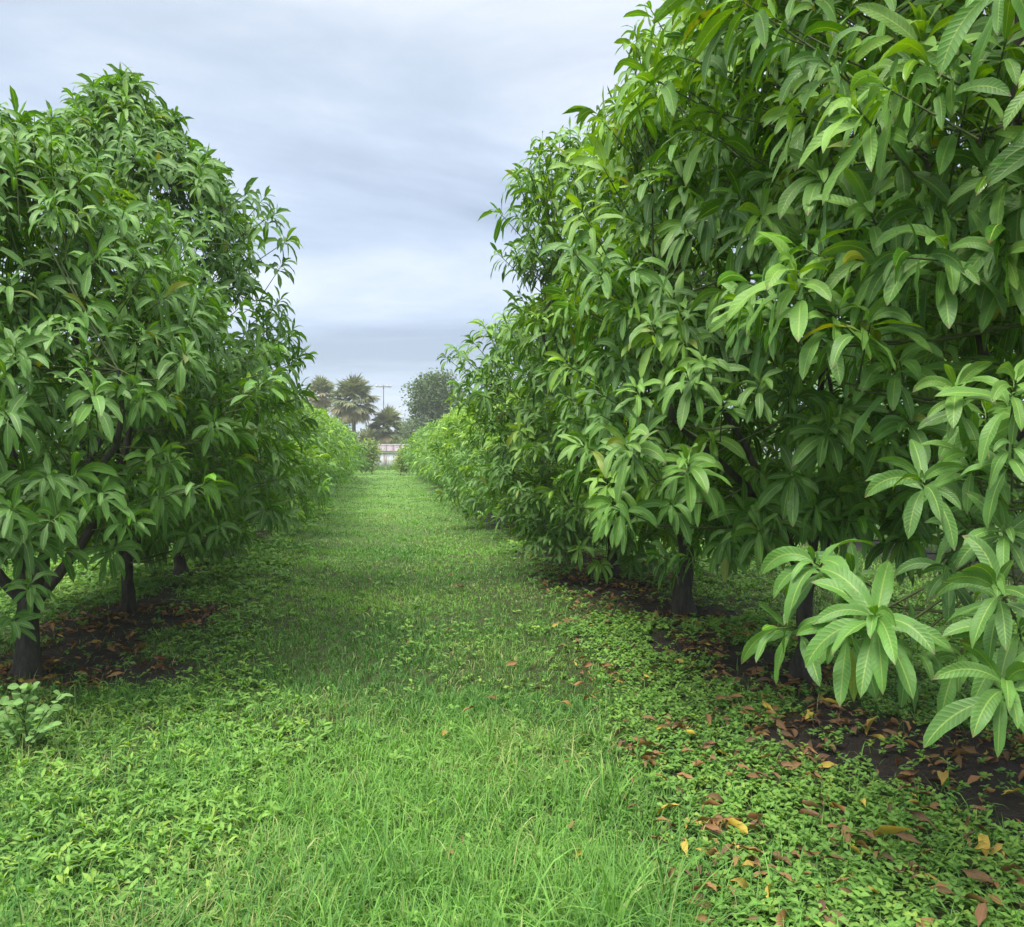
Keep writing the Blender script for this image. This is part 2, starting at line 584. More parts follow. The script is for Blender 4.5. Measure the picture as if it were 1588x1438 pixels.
class Tree:
    def __init__(s, x, y, H, r, b, prof='round', young=0.15, row='L', idx=0, lean=(0, 0), label='', leafw=0.22, dens=1.0, leafL=0.2):
        s.x, s.y, s.H, s.r, s.b, s.prof, s.young, s.row, s.idx, s.lean, s.label = x, y, H, r, b, PROFILE[prof], young, row, idx, lean, label
        s.leafw, s.dens, s.leafL = leafw, dens, leafL
        s.seed = int(abs(x * 31 + y * 17)) + 5
        s.gz = float(gz(x, y))
        s.parts = []      # strips: [V, A, indices kept]
        s.hero = []
        s.depth = x * CY + y * CX

    def radius(s, z, az):
        t = np.clip((z - s.b) / (s.H - s.b), 0, 1)
        f = np.interp(t, *s.prof)
        n = fbm(np.cos(az) * 1.6 + 9, np.sin(az) * 1.6 + 5, z * 1.25, s.seed, 2)
        n2 = vnoise(np.cos(az) * 4.2 + 9, np.sin(az) * 4.2 + 5, z * 2.6, s.seed + 9)
        return s.r * f * (1 + 0.5 * (n - 0.5) + 0.42 * (n2 - 0.5))

    def inside(s, P, k):
        dx, dy = P[:, 0] - s.x - s.lean[0], P[:, 1] - s.y - s.lean[1]
        d = np.hypot(dx, dy)
        rr = s.radius(P[:, 2], np.arctan2(dy, dx)) * k
        return (d < rr) & (P[:, 2] > s.b + 0.2) & (P[:, 2] < s.H - 0.15)


TREES = []
ORD = ['first', 'second', 'third', 'fourth', 'fifth', 'sixth', 'seventh', 'eighth', 'ninth', 'tenth', 'eleventh', 'twelfth', 'thirteenth', 'fourteenth', 'fifteenth', 'sixteenth', 'seventeenth', 'eighteenth', 'nineteenth', 'twentieth', 'twenty-first', 'twenty-second', 'twenty-third']

TREES += [
    Tree(-2.45, 6.05, 3.95, 1.72, 1.05, 'cone', 0.06, 'L', 0, (-0.15, 0), 'tall dark green mango tree at the near end of the left row, thick flared trunk', 0.21, 1.0, .21),
    Tree(-2.45, 8.3, 5.2, 1.68, 0.82, 'peak', 0.05, 'L', 1, (0.02, 0), 'tall mango tree with slim forked trunk rising from bare soil, second in the left row', 0.205, 1.0, .21),
    Tree(-2.5, 10.6, 3.0, 1.3, 0.36, 'round', 0.1, 'L', 2, (-0.1, 0), 'dark mango tree tucked behind the forked one, third in the left row', 0.22),
    Tree(2.95, 2.75, 5.0, 1.75, 2.05, 'top', 0.45, 'R', 0, (0.1, 0), 'nearest mango tree, huge glossy leaves hanging into the right edge of the view', 0.2, 1.12, .22),
    Tree(2.8, 5.0, 4.85, 1.6, 1.05, 'top', 0.45, 'R', 1, (0, 0), 'towering bright mango tree with brown forked trunk, second in the right row', 0.205, 1.12, .215),
    Tree(2.85, 7.3, 4.75, 1.7, 0.86, 'bulge', 0.26, 'R', 2, (-0.05, 0), 'tall mango tree with straight dark trunk in leaf litter, third in the right row', 0.205, 1.1, .205),
    Tree(2.8, 9.6, 3.6, 1.76, 0.4, 'bulge', 0.25, 'R', 3, (-0.1, 0), 'rounded mango tree bulging over the path, fourth in the right row', 0.22, 1.1),
]
y = 12.9
k = 3
while y < 49:
    TREES.append(Tree(-2.45 + rng.uniform(-.12, .12), y, rng.uniform(2.85, 3.2), rng.uniform(1.36, 1.52), 0.45, 'round', rng.uniform(.45, .85), 'L', k,
                      label='low mango tree with %s tip growth, %s in the left row' % (['pale', 'yellow green', 'bright'][k % 3], ORD[k])))
    y += 2.35; k += 1
y, k = 11.9, 4
while y < 49:
    TREES.append(Tree(2.8 + rng.uniform(-.15, .12), y, rng.uniform(2.8, 3.15), rng.uniform(1.25, 1.5), 0.52, 'round', rng.uniform(.6, 1.0), 'R', k,
                      label='low bushy mango tree with %s new leaves, %s in the right row' % (['yellow green', 'lime', 'pale'][k % 3], ORD[k])))
    y += 2.3; k += 1
for k in range(6):
    TREES.append(Tree(-8.1, 6.5 + k * 3.1, 4.3 + 0.3 * (k % 2), 2.1, 0.7, 'round', 0.05, 'LL', k, label='mango tree beyond the next grass lane on the left, %s of its row' % ORD[k], dens=0.6))
for k in range(5):
    TREES.append(Tree(8.4, 4.5 + k * 3.1, 4.2 + 0.3 * (k % 2), 2.1, 0.7, 'round', 0.05, 'RR', k, label='mango tree beyond the next grass lane on the right, %s of its row' % ORD[k], dens=0.6))


def rosettes(P, AX, nleaf, L, wr, young, depthz, shoot=0.12, droop=1.0):
    """leaves whorled about shoots: P (n,3) tips, AX (n,3) axes"""
    n = len(P)
    cnt = rng.integers(nleaf[0], nleaf[1] + 1, n)
    idx = np.repeat(np.arange(n), cnt)
    kk = np.concatenate([np.arange(c) for c in cnt]) if n else np.zeros(0)
    fr = (kk + rng.random(len(kk)) * 0.8) / cnt[idx]           # 0 tip .. 1 lowest
    ax = nrm(AX)[idx]
    ref = nrm(np.cross(ax, np.array([0.12, 0.33, 0.93])))
    b2 = np.cross(ax, ref)
    az = kk * 2.399 + rng.random(n)[idx] * 6.28 + rng.normal(0, .22, len(kk))
    rad = ref * np.cos(az)[:, None] + b2 * np.sin(az)[:, None]
    pol = R(20) + R(76) * fr ** 0.8 + rng.normal(0, R(11), len(kk))
    D = ax * np.cos(pol)[:, None] + rad * np.sin(pol)[:, None]
    Nn = ax * np.sin(pol)[:, None] - rad * np.cos(pol)[:, None]
    Nn = Nn + 0.25 * rng.normal(0, 1, Nn.shape)
    base = P[idx] - ax * (shoot * fr * rng.uniform(.6, 1.3, n)[idx])[:, None]
    LL = L * rng.uniform(0.66, 1.22, len(kk)) * (0.62 + 0.38 * np.clip(fr * 3.2, 0, 1)) * rng.uniform(.78, 1.15, n)[idx]
    W = LL * wr * rng.uniform(.86, 1.12, len(kk))
    dr = droop * rng.uniform(0.7, 3.2, len(kk))
    yg = young[idx] * np.clip(1.15 - fr * 0.9, 0, 1)
    tint = np.clip(rng.random(n)[idx] * 0.6 + rng.random(len(kk)) * 0.4, 0, 1)
    tw = rng.normal(0, 0.45, len(kk))
    return base, D, Nn, LL, W, dr, tint, yg, tw


def lod(z):
    if z < 4.2: return 8, 3
    if z < 6.5: return 5, 3
    if z < 11: return 4, 3
    if z < 17: return 3, 3
    return 2, 2


def crown(tr):
    dz = max(tr.depth, 1)
    area_d = 17.5 if dz < 8.5 else 15 if dz < 12 else 12.0 if dz < 20 else 8 if dz < 32 else 5
    area_d *= tr.dens
    h = tr.H - tr.b
    area = 2 * math.pi * tr.r * 0.85 * h + math.pi * tr.r ** 2 * 0.6
    Ps, Ax, shell = [], [], []
    for kshell, (f, dd) in enumerate(((1.0, 1.0), (0.8, 0.5), (0.56, 0.45))):
        n = int(area * f * area_d * dd)
        if n == 0: continue
        z = tr.b + h * rng.random(n * 2)
        az = rng.random(n * 2) * 2 * math.pi
        t_ = (z - tr.b) / h
        keep = rng.random(n * 2) < np.interp(t_, *tr.prof) * 0.95 + 0.3 * (t_ > .66)
        z, az = z[keep][:n], az[keep][:n]
        rr = tr.radius(z, az) * f * np.where(rng.random(len(z)) < .12, rng.uniform(1.02, 1.12, len(z)), rng.uniform(0.86, 1.05, len(z)))
        # the underside closes the crown
        x_, y_ = tr.x + tr.lean[0] + rr * np.cos(az), tr.y + tr.lean[1] + rr * np.sin(az)
        t_ = (z - tr.b) / h
        # droop the skirt a little by azimuth noise
        z = z + (vnoise(np.cos(az) * 2 + 3, np.sin(az) * 2 + 4, 0, tr.seed) - 0.5) * 0.5 * np.clip(1 - t_ * 3, 0, 1)
        el = R(12) + R(58) * t_ + rng.normal(0, R(13), len(z))
        a2 = az + rng.normal(0, .3, len(z))
        Ps.append(np.stack([x_, y_, z], 1))
        Ax.append(np.stack([np.cos(a2) * np.cos(el), np.sin(a2) * np.cos(el), np.sin(el)], 1))
        shell.append(np.full(len(z), kshell))
    # the underside and inside of the crown floor, and the top
    n = int(math.pi * tr.r ** 2 * area_d * 0.35)
    az = rng.random(n) * 6.28
    q = np.sqrt(rng.random(n)) * tr.r * 0.72
    Ps.append(np.stack([tr.x + q * np.cos(az), tr.y + q * np.sin(az), tr.b + 0.12 + 0.35 * rng.random(n)], 1))
    Ax.append(np.stack([np.cos(az) * .9, np.sin(az) * .9, 0.25 + 0 * az], 1)); shell.append(np.full(n, 1))
    P, A, S = np.concatenate(Ps), np.concatenate(Ax), np.concatenate(shell)
    ok = np.ones(len(P), bool)
    for o_ in TREES:
        if o_ is not tr and abs(o_.x - tr.x) < 1 and abs(o_.y - tr.y) < 3.6:
            ok &= ~o_.inside(P, 0.66)
    # keep the far side of distant crowns thinner: it never faces the lane
    if dz > 13:
        aw = (P[:, 0] - tr.x) * (1 if tr.row.startswith('L') else -1)
        ok &= (aw > -0.3 * tr.r) | (rng.random(len(P)) < 0.45)
    ok &= (S > 0) | (P[:, 2] > tr.b + .68 * h) | (fbm(P[:, 0] * 2.3, P[:, 1] * 2.3, P[:, 2] * 2.0, tr.seed + 3, 2) > (0.405 if dz < 12 else .36))
    ok &= P[:, 2] > 0.22
    # nothing in the lane right at the camera
    ok &= np.hypot(P[:, 0], P[:, 1]) > 1.55
    return P[ok], A[ok], S[ok]


HERO_SPOTS = {   # leaf whorls that the photograph shows singly: (px, py, depth, axis tilt to the left, axis up, number of leaves, leaf length, youth)
    ('R', 0): [
        (1205, 975, 2.75, -.9, .25, 8, .21, .10), (1262, 872, 2.8, -.5, .55, 11, .23, .05), (1357, 955, 2.45, -.25, .5, 15, .24, .05),
        (1300, 985, 2.65, -.6, .2, 9, .22, .0), (1425, 1010, 2.6, .1, .3, 10, .22, .0),
        (1425, 742, 2.35, -.55, .6, 13, .21, .12), (1545, 905, 2.1, -.35, .55, 15, .23, .12), (1560, 1055, 2.05, -.2, .5, 11, .22, .10),
        (1480, 600, 2.35, -.4, .75, 12, .22, .35), (1570, 690, 2.2, -.2, .4, 11, .21, .1), (1530, 640, 2.5, -.2, .5, 11, .22, .2),
        (1235, 425, 2.75, -.35, .95, 14, .24, .5), (1150, 470, 3.1, -.6, .6, 12, .22, .35), (1300, 480, 2.7, .1, .6, 12, .23, .3),
        (1350, 500, 2.6, .2, .5, 11, .23, .25), (1430, 60, 2.7, -.2, .9, 14, .24, .45), (1330, 120, 2.8, -.4, .8, 13, .24, .4),
        (1500, 150, 2.5, .1, .8, 13, .24, .3), (1240, 160, 3.1, -.4, .8, 13, .23, .35), (1400, 230, 2.7, -.1, .6, 13, .24, .25),
        (1560, 820, 2.3, -.2, .4, 12, .22, .1), (1500, 790, 2.6, -.3, .5, 11, .21, .0),
        (1505, 705, 2.45, -.3, .55, 12, .22, .15), (1405, 650, 2.8, -.4, .5, 11, .21, .0), (1580, 975, 2.25, -.2, .5, 12, .22, .1), (1470, 880, 2.55, -.3, .4, 11, .21, .0),
        (1320, 890, 3.0, -.4, .4, 10, .21, .0), (1395, 560, 2.75, -.1, .6, 12, .22, .15), (1575, 590, 2.2, -.1, .6, 12, .22, .3), (1500, 1010, 2.5, -.1, .3, 11, .22, .0),
        (1350, 330, 2.7, -.3, .7, 13, .23, .3), (1470, 380, 2.5, -.1, .6, 12, .23, .2), (1270, 270, 2.9, -.5, .7, 13, .23, .3), (1560, 60, 2.4, 0, .8, 12, .23, .4),
    ],
    ('R', 1): [
        (968, 690, 3.95, -.5, .75, 15, .22, .35), (1065, 715, 3.9, -.1, .7, 13, .22, .2), (945, 782, 4.1, -.6, .4, 12, .22, .12), (900, 690, 4.2, -.9, .5, 11, .21, .3),
        (985, 600, 4.2, -.4, .8, 13, .21, .3), (1120, 620, 4.0, -.2, .7, 12, .21, .3), (1040, 780, 4.2, -.2, .3, 10, .22, .0),
        (1090, 560, 4.0, -.3, .8, 13, .21, .3), (1180, 590, 3.9, 0, .7, 12, .21, .25), (1010, 500, 4.3, -.4, .8, 13, .21, .2),
    ],
    ('L', 0): [(48, 905, 4.55, .15, .55, 14, .22, .05), (20, 960, 4.6, .0, .3, 11, .21, .0), (140, 655, 4.9, .1, .7, 15, .22, .05), (20, 830, 4.7, .2, .5, 12, .22, .0),
                (70, 690, 5.0, -.3, .6, 12, .21, .1), (110, 740, 5.1, -.2, .4, 11, .21, .0)],
    ('L', 1): [(210, 760, 6.2, .0, .6, 16, .23, .05), (222, 625, 6.3, .1, .8, 13, .22, .15), (370, 725, 6.6, .3, .7, 17, .23, .2), (340, 815, 6.4, .1, .5, 14, .23, .0),
                (415, 790, 6.9, .4, .4, 13, .22, .0), (290, 830, 6.4, -.1, .35, 12, .22, .0), (425, 690, 7.1, .5, .7, 13, .22, .1), (445, 800, 7.1, .6, .2, 12, .22, .0)],
}

ALL = []          # (tree, shell-level) pools of leaves for picking those that show
for tr in TREES:
    P, A, S = crown(tr)
    ns, ac = lod(tr.depth - (0.0 if tr.depth > 12 else 1.2))
    tt_ = np.clip((P[:, 2] - tr.b) / (tr.H - tr.b), 0, 1)
    young = np.where(rng.random(len(P)) < (tr.young * (0.35 + 0.9 * tt_) * 1.6 if tr.depth < 11 else tr.young * 1.9 * tt_ ** 1.1 * (vnoise(P[:, 0] * 1.5, P[:, 1] * 1.5, P[:, 2] * 1.5, 8) > .35)), rng.uniform(.25, .95, len(P)) * (1.0 if tr.depth < 11 else 1.35), rng.uniform(0, .12, len(P)))
    L0 = tr.leafL * (1.0 if tr.depth < 16 else 1.2 if tr.depth < 24 else 1.4 if tr.depth < 32 else 1.75)
    nl = (10, 14) if tr.depth < 20 else (8, 11)
    b_, D_, N_, L_, W_, dr_, ti_, yg_, tw_ = rosettes(P, A, nl, L0, tr.leafw, young, tr.depth, 0.13)
    V, At = strip_geo(b_, D_, N_, L_, W_, dr_, ns, ac, 0.34, 0.08 if ns > 4 else 0.0, None, ti_, yg_, tw_)
    # low leaves may not dive below the ground
    okv = V[..., 2].min(axis=(1, 2)) > 0.06
    V, At = V[okv], {k: v[okv] for k, v in At.items()}
    tr.tips, tr.axes = P, A
    tr.sets = [(V, At)]
    hs_ = HERO_SPOTS.get((tr.row, tr.idx))
    if hs_:
        tipH = np.array([at(q[0], q[1], q[2]) for q in hs_])
        axH = np.array([[q[3] * CX - 0.45 * CY, -q[3] * CY - 0.45 * CX, q[4]] for q in hs_])
        if tr.row == 'L': axH[:, 0] += 0.25
        tr.htips, tr.haxes = tipH, axH
        for q, tp, ax in zip(hs_, tipH, axH):
            bb = rosettes(tp[None], ax[None], (q[5] + 1, q[5] + 1), q[6] * 0.92, 0.222 if tr.row == 'R' else 0.225, np.array([q[7]]), 1, 0.10, 0.85)
            tr.sets.append(strip_geo(bb[0], bb[1], bb[2], bb[3], bb[4], bb[5], 10 if tr.row == 'R' else 6, 5 if tr.row == 'R' else 3, 0.30, 0.085, None, bb[6], bb[7], bb[8]))
    else:
        tr.htips = None

# which leaves show: nearest per 9-pixel cell of the view
mids, dep, own = [], [], []
for ti, tr in enumerate(TREES):
    for si, (V, At) in enumerate(tr.sets):
        mm = V[:, V.shape[1] // 2].mean(axis=1)
        ll = np.linalg.norm(V[:, -1, 0] - V[:, 0, 0], axis=1)
        px, py, z = project(mm)
        own.append(np.stack([np.full(len(V), ti), np.full(len(V), si), np.arange(len(V)), px, py, z, ll], 1))
own = np.concatenate(own)
inv = (own[:, 5] > 0.4) & (own[:, 3] > 0) & (own[:, 3] < 1588) & (own[:, 4] > 0) & (own[:, 4] < 1438)
own = own[inv]
cell = (own[:, 3] // 9).astype(int) * 1000 + (own[:, 4] // 9).astype(int)
order = np.lexsort((own[:, 5], cell))
first = np.ones(len(order), bool)
first[1:] = cell[order][1:] != cell[order][:-1]
vis = own[order][first]

NEAR = [ti for ti, tr in enumerate(TREES) if tr.row in ('L', 'R') and tr.depth < 24]
for ti, tr in enumerate(TREES):
    root = empty('mango_tree', (tr.x, tr.y, tr.gz), tr.label, 'mango tree',
                 {'L': 'mango trees of the left row', 'R': 'mango trees of the right row', 'LL': 'mango trees of the far left row', 'RR': 'mango trees of the far right row'}[tr.row])
    org = np.array([tr.x, tr.y, tr.gz])
    masks = [np.ones(len(V), bool) for V, A in tr.sets]
    if ti in NEAR:
        lim = 300 if tr.depth < 11 else 150 if tr.depth < 17 else 80
        mine = vis[vis[:, 0] == ti]
        mine = mine[np.argsort(-(mine[:, 6] / mine[:, 5]) * (1 + 0.5 * (mine[:, 1] > 0)))][:lim]
        for row in mine:
            si, li = int(row[1]), int(row[2])
            V, A = tr.sets[si]
            if not masks[si][li]: continue
            masks[si][li] = False
            v = V[li]
            o0 = v[0].mean(axis=0)
            mesh_obj('leaf', (v - o0).reshape(-1, 3), strip_quads(1, v.shape[0] - 1, v.shape[1]), M_LEAF, root,
                     {'luv': A['luv'][li].reshape(-1, 3), 'tint': A['tint'][li].ravel(), 'age': A['age'][li].ravel()}, loc=o0 - org)
    rest = [(V[mk], {k: v[mk] for k, v in A.items()}) for (V, A), mk in zip(tr.sets, masks)]
    V, Q, A = join_strips(rest)
    mesh_obj('foliage', V - org, Q, M_LEAF, root, A, kind='stuff')
    # wood
    tr_r = 0.06
    lr = np.random.default_rng(tr.seed)
    fork = 0.75 if tr.depth > 9.5 else 0.95
    if (tr.row, tr.idx) == ('L', 0): tr_r, fork = 0.076, 0.5
    if (tr.row, tr.idx) == ('L', 1): tr_r, fork = 0.058, 0.5
    if (tr.row, tr.idx) == ('R', 2): tr_r, fork = 0.068, 1.3
    if (tr.row, tr.idx) == ('R', 1): tr_r, fork = 0.055, 0.7
    wob = lr.normal(0, 0.018, (6, 2))
    pts = [(wob[k_, 0] * (k_ > 0), wob[k_, 1] * (k_ > 0), -0.05 + (fork + 0.08) * k_ / 5) for k_ in range(6)]
    rad = [tr_r * (1.55, 1.12, 1.0, .94, .92, .95)[k_] for k_ in range(6)]
    V, Q = tube_geo(pts, rad, 12 if tr.depth < 12 else 7, flare=0.5, bump=0.12)
    mesh_obj('trunk', V, Q, M_BARK, root)
    top = np.array(pts[-1]); top[2] -= 0.07
    nlimb = 6 if tr.depth < 12 else 4
    if (tr.row, tr.idx) == ('R', 1): nlimb = 4
    limb_pts = [top[None]]
    for k_ in range(nlimb):
        az = k_ * 6.283 / nlimb + lr.uniform(-.4, .4) + 0.6
        elv = R(lr.uniform(38, 68))
        if (tr.row, tr.idx) == ('L', 1): elv = R([62, 75, 55, 66, 72, 60][k_])
        if k_ == nlimb - 1: elv = R(84)
        ln = (tr.H - fork) * (0.72 if elv > R(75) else 0.66)
        d = np.array([math.cos(az) * math.cos(elv), math.sin(az) * math.cos(elv), math.sin(elv)])
        pp = [top]
        nseg = 8
        for q in range(nseg):
            d = nrm((d + lr.normal(0, 0.13, 3) + np.array([0, 0, 0.05]))[None])[0]
            nxt = pp[-1] + d * ln / nseg
            hr = math.hypot(nxt[0], nxt[1])
            if hr > tr.r * 0.8: nxt[:2] *= tr.r * 0.8 / hr
            pp.append(nxt)
        rr = np.linspace(min(tr_r * 0.55, .055), 0.012, nseg + 1)
        V, Q = tube_geo(pp, rr, 7 if tr.depth < 12 else 5, bump=0.1)
        mesh_obj('limb', V, Q, M_BARK, root)
        limb_pts.append(np.array(pp[2:]))
    LP = np.concatenate(limb_pts)
    if tr.depth < 13:
        tips = tr.tips - org
        axs = nrm(tr.axes)
        ht = 0
        if tr.htips is not None:
            ht = len(tr.htips)
            tips = np.concatenate([tips, tr.htips - org]); axs = np.concatenate([axs, nrm(tr.haxes)])
        d2 = ((tips[:, None] - LP[None]) ** 2)
        score = d2[..., 0] + d2[..., 1] + 1.0 * d2[..., 2] + 1.5 * (LP[None, :, 2] > tips[:, None, 2] - 0.05)
        near = LP[np.argmin(score, 1)]
        mid = tips - axs * 0.24 + (near - tips) * 0.12
        far_k = rng.random(len(tips)) < 0.14
        far_k &= tips[:, 2] > tr.b + 0.6
        far_k[len(tips) - ht:] = True
        mid2 = near * 0.45 + mid * 0.55 + np.array([0, 0, -0.03])
        r1, r2, r3 = 0.0032, 0.0048, 0.008
        V, Q = join_tubes([sticks(tips, mid, np.full(len(tips), r1), np.full(len(tips), r2)), sticks(mid[far_k], mid2[far_k], np.full(far_k.sum(), r2), np.full(far_k.sum(), r2 * 1.3)),
                           sticks(mid2[far_k], near[far_k], np.full(far_k.sum(), r2 * 1.3), np.full(far_k.sum(), r3))])
        mesh_obj('twigs', V, Q, M_TWIG, root, kind='stuff')

# ------------------------------------------------------------------ grass
def lane(x, y):
    """how much the ground carries mown grass rather than broad-leaved weeds: 1 in the lane, 0 at its edges"""
    n = (fbm(x * 1.1, y * 0.9, 0, 71, 3) - 0.5) * 1.6
    lo = np.interp(y, (2.4, 3.2, 4.5, 6, 9, 20), (-.55, -.45, -.3, -.85, -1.15, -1.3))
    hi = np.interp(y, (2.4, 3.0, 4.0, 6, 9, 20), (.95, 1.05, 1.3, 1.6, 1.95, 2.0))
    return np.clip((x - lo) / 0.3 + n + .5, 0, 1) * np.clip((hi - x) / 0.3 + n + .5, 0, 1)


def scatter(n, z0, z1, power, margin=0.22, pxr=None):
    """ground points spread over the view: density per square metre falls as depth ** -power"""
    zz = np.linspace(z0, z1, 4000)
    pdf = zz ** (1 - power)
    cdf = np.cumsum(pdf); cdf /= cdf[-1]
    z = np.interp(rng.random(n), cdf, zz)
    px = rng.uniform(*(pxr or (-1588 * margin, 1588 * (1 + margin))), n)
    xc = (px - 794) / F_PX * z
    return xc * CX + z * CY, -xc * CY + z * CX, z


def blades(n, z0, z1, power, h, wd, nseg, keep, tall=None, clump=5, pxr=None):
    nb = n // clump
    x, y, z = scatter(nb, z0, z1, power, .22, pxr)
    x = np.repeat(x, clump) + rng.normal(0, 0.012, nb * clump) * np.repeat(np.maximum(1, z / 5), clump)
    y = np.repeat(y, clump) + rng.normal(0, 0.012, nb * clump) * np.repeat(np.maximum(1, z / 5), clump)
    z = np.repeat(z, clump)
    k = rng.random(len(x)) < keep(x, y)
    x, y, z = x[k], y[k], z[k]
    n = len(x)
    patch = fbm(x * 2.2, y * 2.2, 0, 91, 3)
    hh = rng.uniform(h[0], h[1], n) * (0.45 + 1.1 * patch)
    if tall is not None: hh *= tall(x, y)
    az = rng.random(n) * 6.28 + 2 * (fbm(x * 1.5, y * 1.5, 0, 17, 2) - .5)
    lean = rng.uniform(0.1, 1.0, n)
    D = np.stack([np.cos(az) * lean, np.sin(az) * lean, np.ones(n)], 1)
    N = np.stack([-np.cos(az), -np.sin(az), lean], 1) + rng.normal(0, .3, (n, 3))
    W = rng.uniform(wd[0], wd[1], n) * np.maximum(1, z / 5.0)
    P = np.stack([x, y, gz(x, y) - 0.005], 1)
    big = fbm(x * 0.7, y * 0.7, 0, 33, 2)
    tint = np.clip((big - .5) * 1.6 + .5 + rng.normal(0, .34, n), 0, 1)
    age = np.where(rng.random(n) < 0.05 + 0.25 * np.clip((fbm(x * 1.4, y * 1.4, 0, 222, 2) - .55) * 5, 0, 1), rng.uniform(.25, .9, n), 0)
    return strip_geo(P, D, N, hh, W, rng.uniform(.6, 3.6, n), nseg, 2, 0.0, 0, ((0, .35, 1), (.7, 1, .1)), tint, age)


kg = lambda x, y: (0.42 * (x < 1) + 0.12 + 0.6 * lane(x, y)) * (1 - 0.95 * soil_mask(x, y)) * (np.abs(x) < 60)
tallf = lambda x, y: np.interp(y, (2.3, 3.2, 4.5, 7, 12), (1.65, 1.35, 1.1, .8, .75))
parts = [
    blades(138000, 1.8, 5.2, 1.0, (.045, .13), (.003, .0072), 4, kg, tallf),
    blades(190000, 4.9, 13.0, 1.4, (.05, .12), (.004, .007), 2, kg, tallf),
    blades(110000, 12.5, 69.0, 1.9, (.05, .11), (.004, .007), 2, lambda x, y: (1 - soil_mask(x, y)) * (np.abs(x) < 12), tallf, 5, (330, 1020)),
]
# the next lanes, seen under the crowns
parts.append(blades(9000, 2.0, 4.6, 1.0, (.12, .23), (.005, .009), 5, lambda x, y: lane(x, y) * np.clip((fbm(x * 1.7, y * 1.7, 0, 123, 2) - .47) * 7, 0, 1), tallf, 9))
parts.append(blades(50000, 5.0, 17.0, 1.0, (.05, .11), (.006, .009), 2, lambda x, y: ((x < -3.4) & (x > -12) | (x > 3.9) & (x < 12)) * (1 - soil_mask(x, y)) * 1.0))
V, Q, A = join_strips(parts)
prop(mesh_obj('grass', V, Q, M_GRASS, attrs=A, kind='stuff'), 'green mown grass covering the lane between the tree rows', 'grass')


# ------------------------------------------------------------------ broad-leaved weeds
def weeds(n, z0, z1, power, keep, L, wr, h, nseg, per=5, bright=0.0, flat=0.35):
    x, y, z = scatter(n, z0, z1, power)
    k = rng.random(n) < keep(x, y)
    x, y, z = x[k], y[k], z[k]
    n = len(x)
    hh = rng.uniform(h[0], h[1], n) * (.5 + fbm(x * 2, y * 2, 0, 55, 2))
    P = np.stack([x, y, gz(x, y) + hh], 1)
    P = np.repeat(P, per, 0)
    zz = np.repeat(z, per)
    P[:, 2] -= np.repeat(hh, per) * np.tile(np.arange(per) / per * 0.6, n)
    m = len(P)
    az = np.tile(np.arange(per) * 2.4, n) + np.repeat(rng.random(n) * 6.28, per)
    up = rng.normal(flat, .3, m)
    D = np.stack([np.cos(az), np.sin(az), up], 1)
    N = np.stack([-np.cos(az) * up, -np.sin(az) * up, np.ones(m)], 1) + rng.normal(0, .35, (m, 3))
    LL = rng.uniform(L[0], L[1], m) * np.maximum(1, zz / 5.5)
    tint = np.clip(np.repeat(fbm(x * 1.2, y * 1.2, 0, 66, 2), per) * 1.2 - .2 + bright + rng.normal(0, .34, m), 0, 1)
    age = np.clip(np.repeat(np.where(rng.random(n) < .12, rng.uniform(.3, .9, n), 0), per), 0, 1)
    return strip_geo(P, D, N, LL, LL * rng.uniform(wr[0], wr[1], m), rng.uniform(.2, 1.0, m), nseg, 2 if nseg == 2 else 3, 0.25, 0,
                     ((0, .2, .5, .8, 1), (.15, .8, 1, .7, .08)), tint, age)


def kw(x, y):
    s = soil_mask(x, y)
    side = 1 - lane(x, y)
    return np.clip(side * (1 - 0.93 * s) + 0.06 * (y < 10), 0, 1) * (np.abs(x) < 6)


left_near = lambda x, y: kw(x, y) * (x < 0.4) * np.clip((6.1 - y) / 1.6, 0, 1)
left_low = lambda x, y: kw(x, y) * (x < 0.4) * np.clip((y - 4.2) / 1.2, 0, 1)
right_side = lambda x, y: kw(x, y) * (x > 0)
V, Q, A = join_strips([
    weeds(10000, 1.9, 5.8, 1.0, left_near, (.028, .062), (.2, .4), (.01, .075), 3, 6, .25, .5),
    weeds(12000, 4.2, 12.0, 1.2, left_low, (.03, .055), (.35, .55), (.02, .06), 2, 5, -.05, .2),
    weeds(6000, 11, 26.0, 1.5, left_low, (.03, .055), (.35, .55), (.02, .06), 2, 5, 0, .2),
])
prop(mesh_obj('weeds', V, Q, M_WEED, attrs=A, kind='stuff'), 'broad leaved weeds growing along the left row of trees', 'weeds')
V, Q, A = join_strips([
    weeds(27000, 1.9, 7.5, 1.0, right_side, (.022, .042), (.45, .62), (.025, .08), 2, 6, .3, .3),
    weeds(7000, 7.0, 14.0, 1.2, right_side, (.03, .045), (.4, .6), (.02, .06), 2, 5, .1, .2),
    weeds(3000, 13, 28.0, 1.5, right_side, (.03, .05), (.4, .6), (.02, .06), 2, 5, .1, .2),
])
prop(mesh_obj('ground_cover', V, Q, M_WEED, attrs=A, kind='stuff'), 'small leaved creeping ground cover along the right row of trees', 'ground cover')


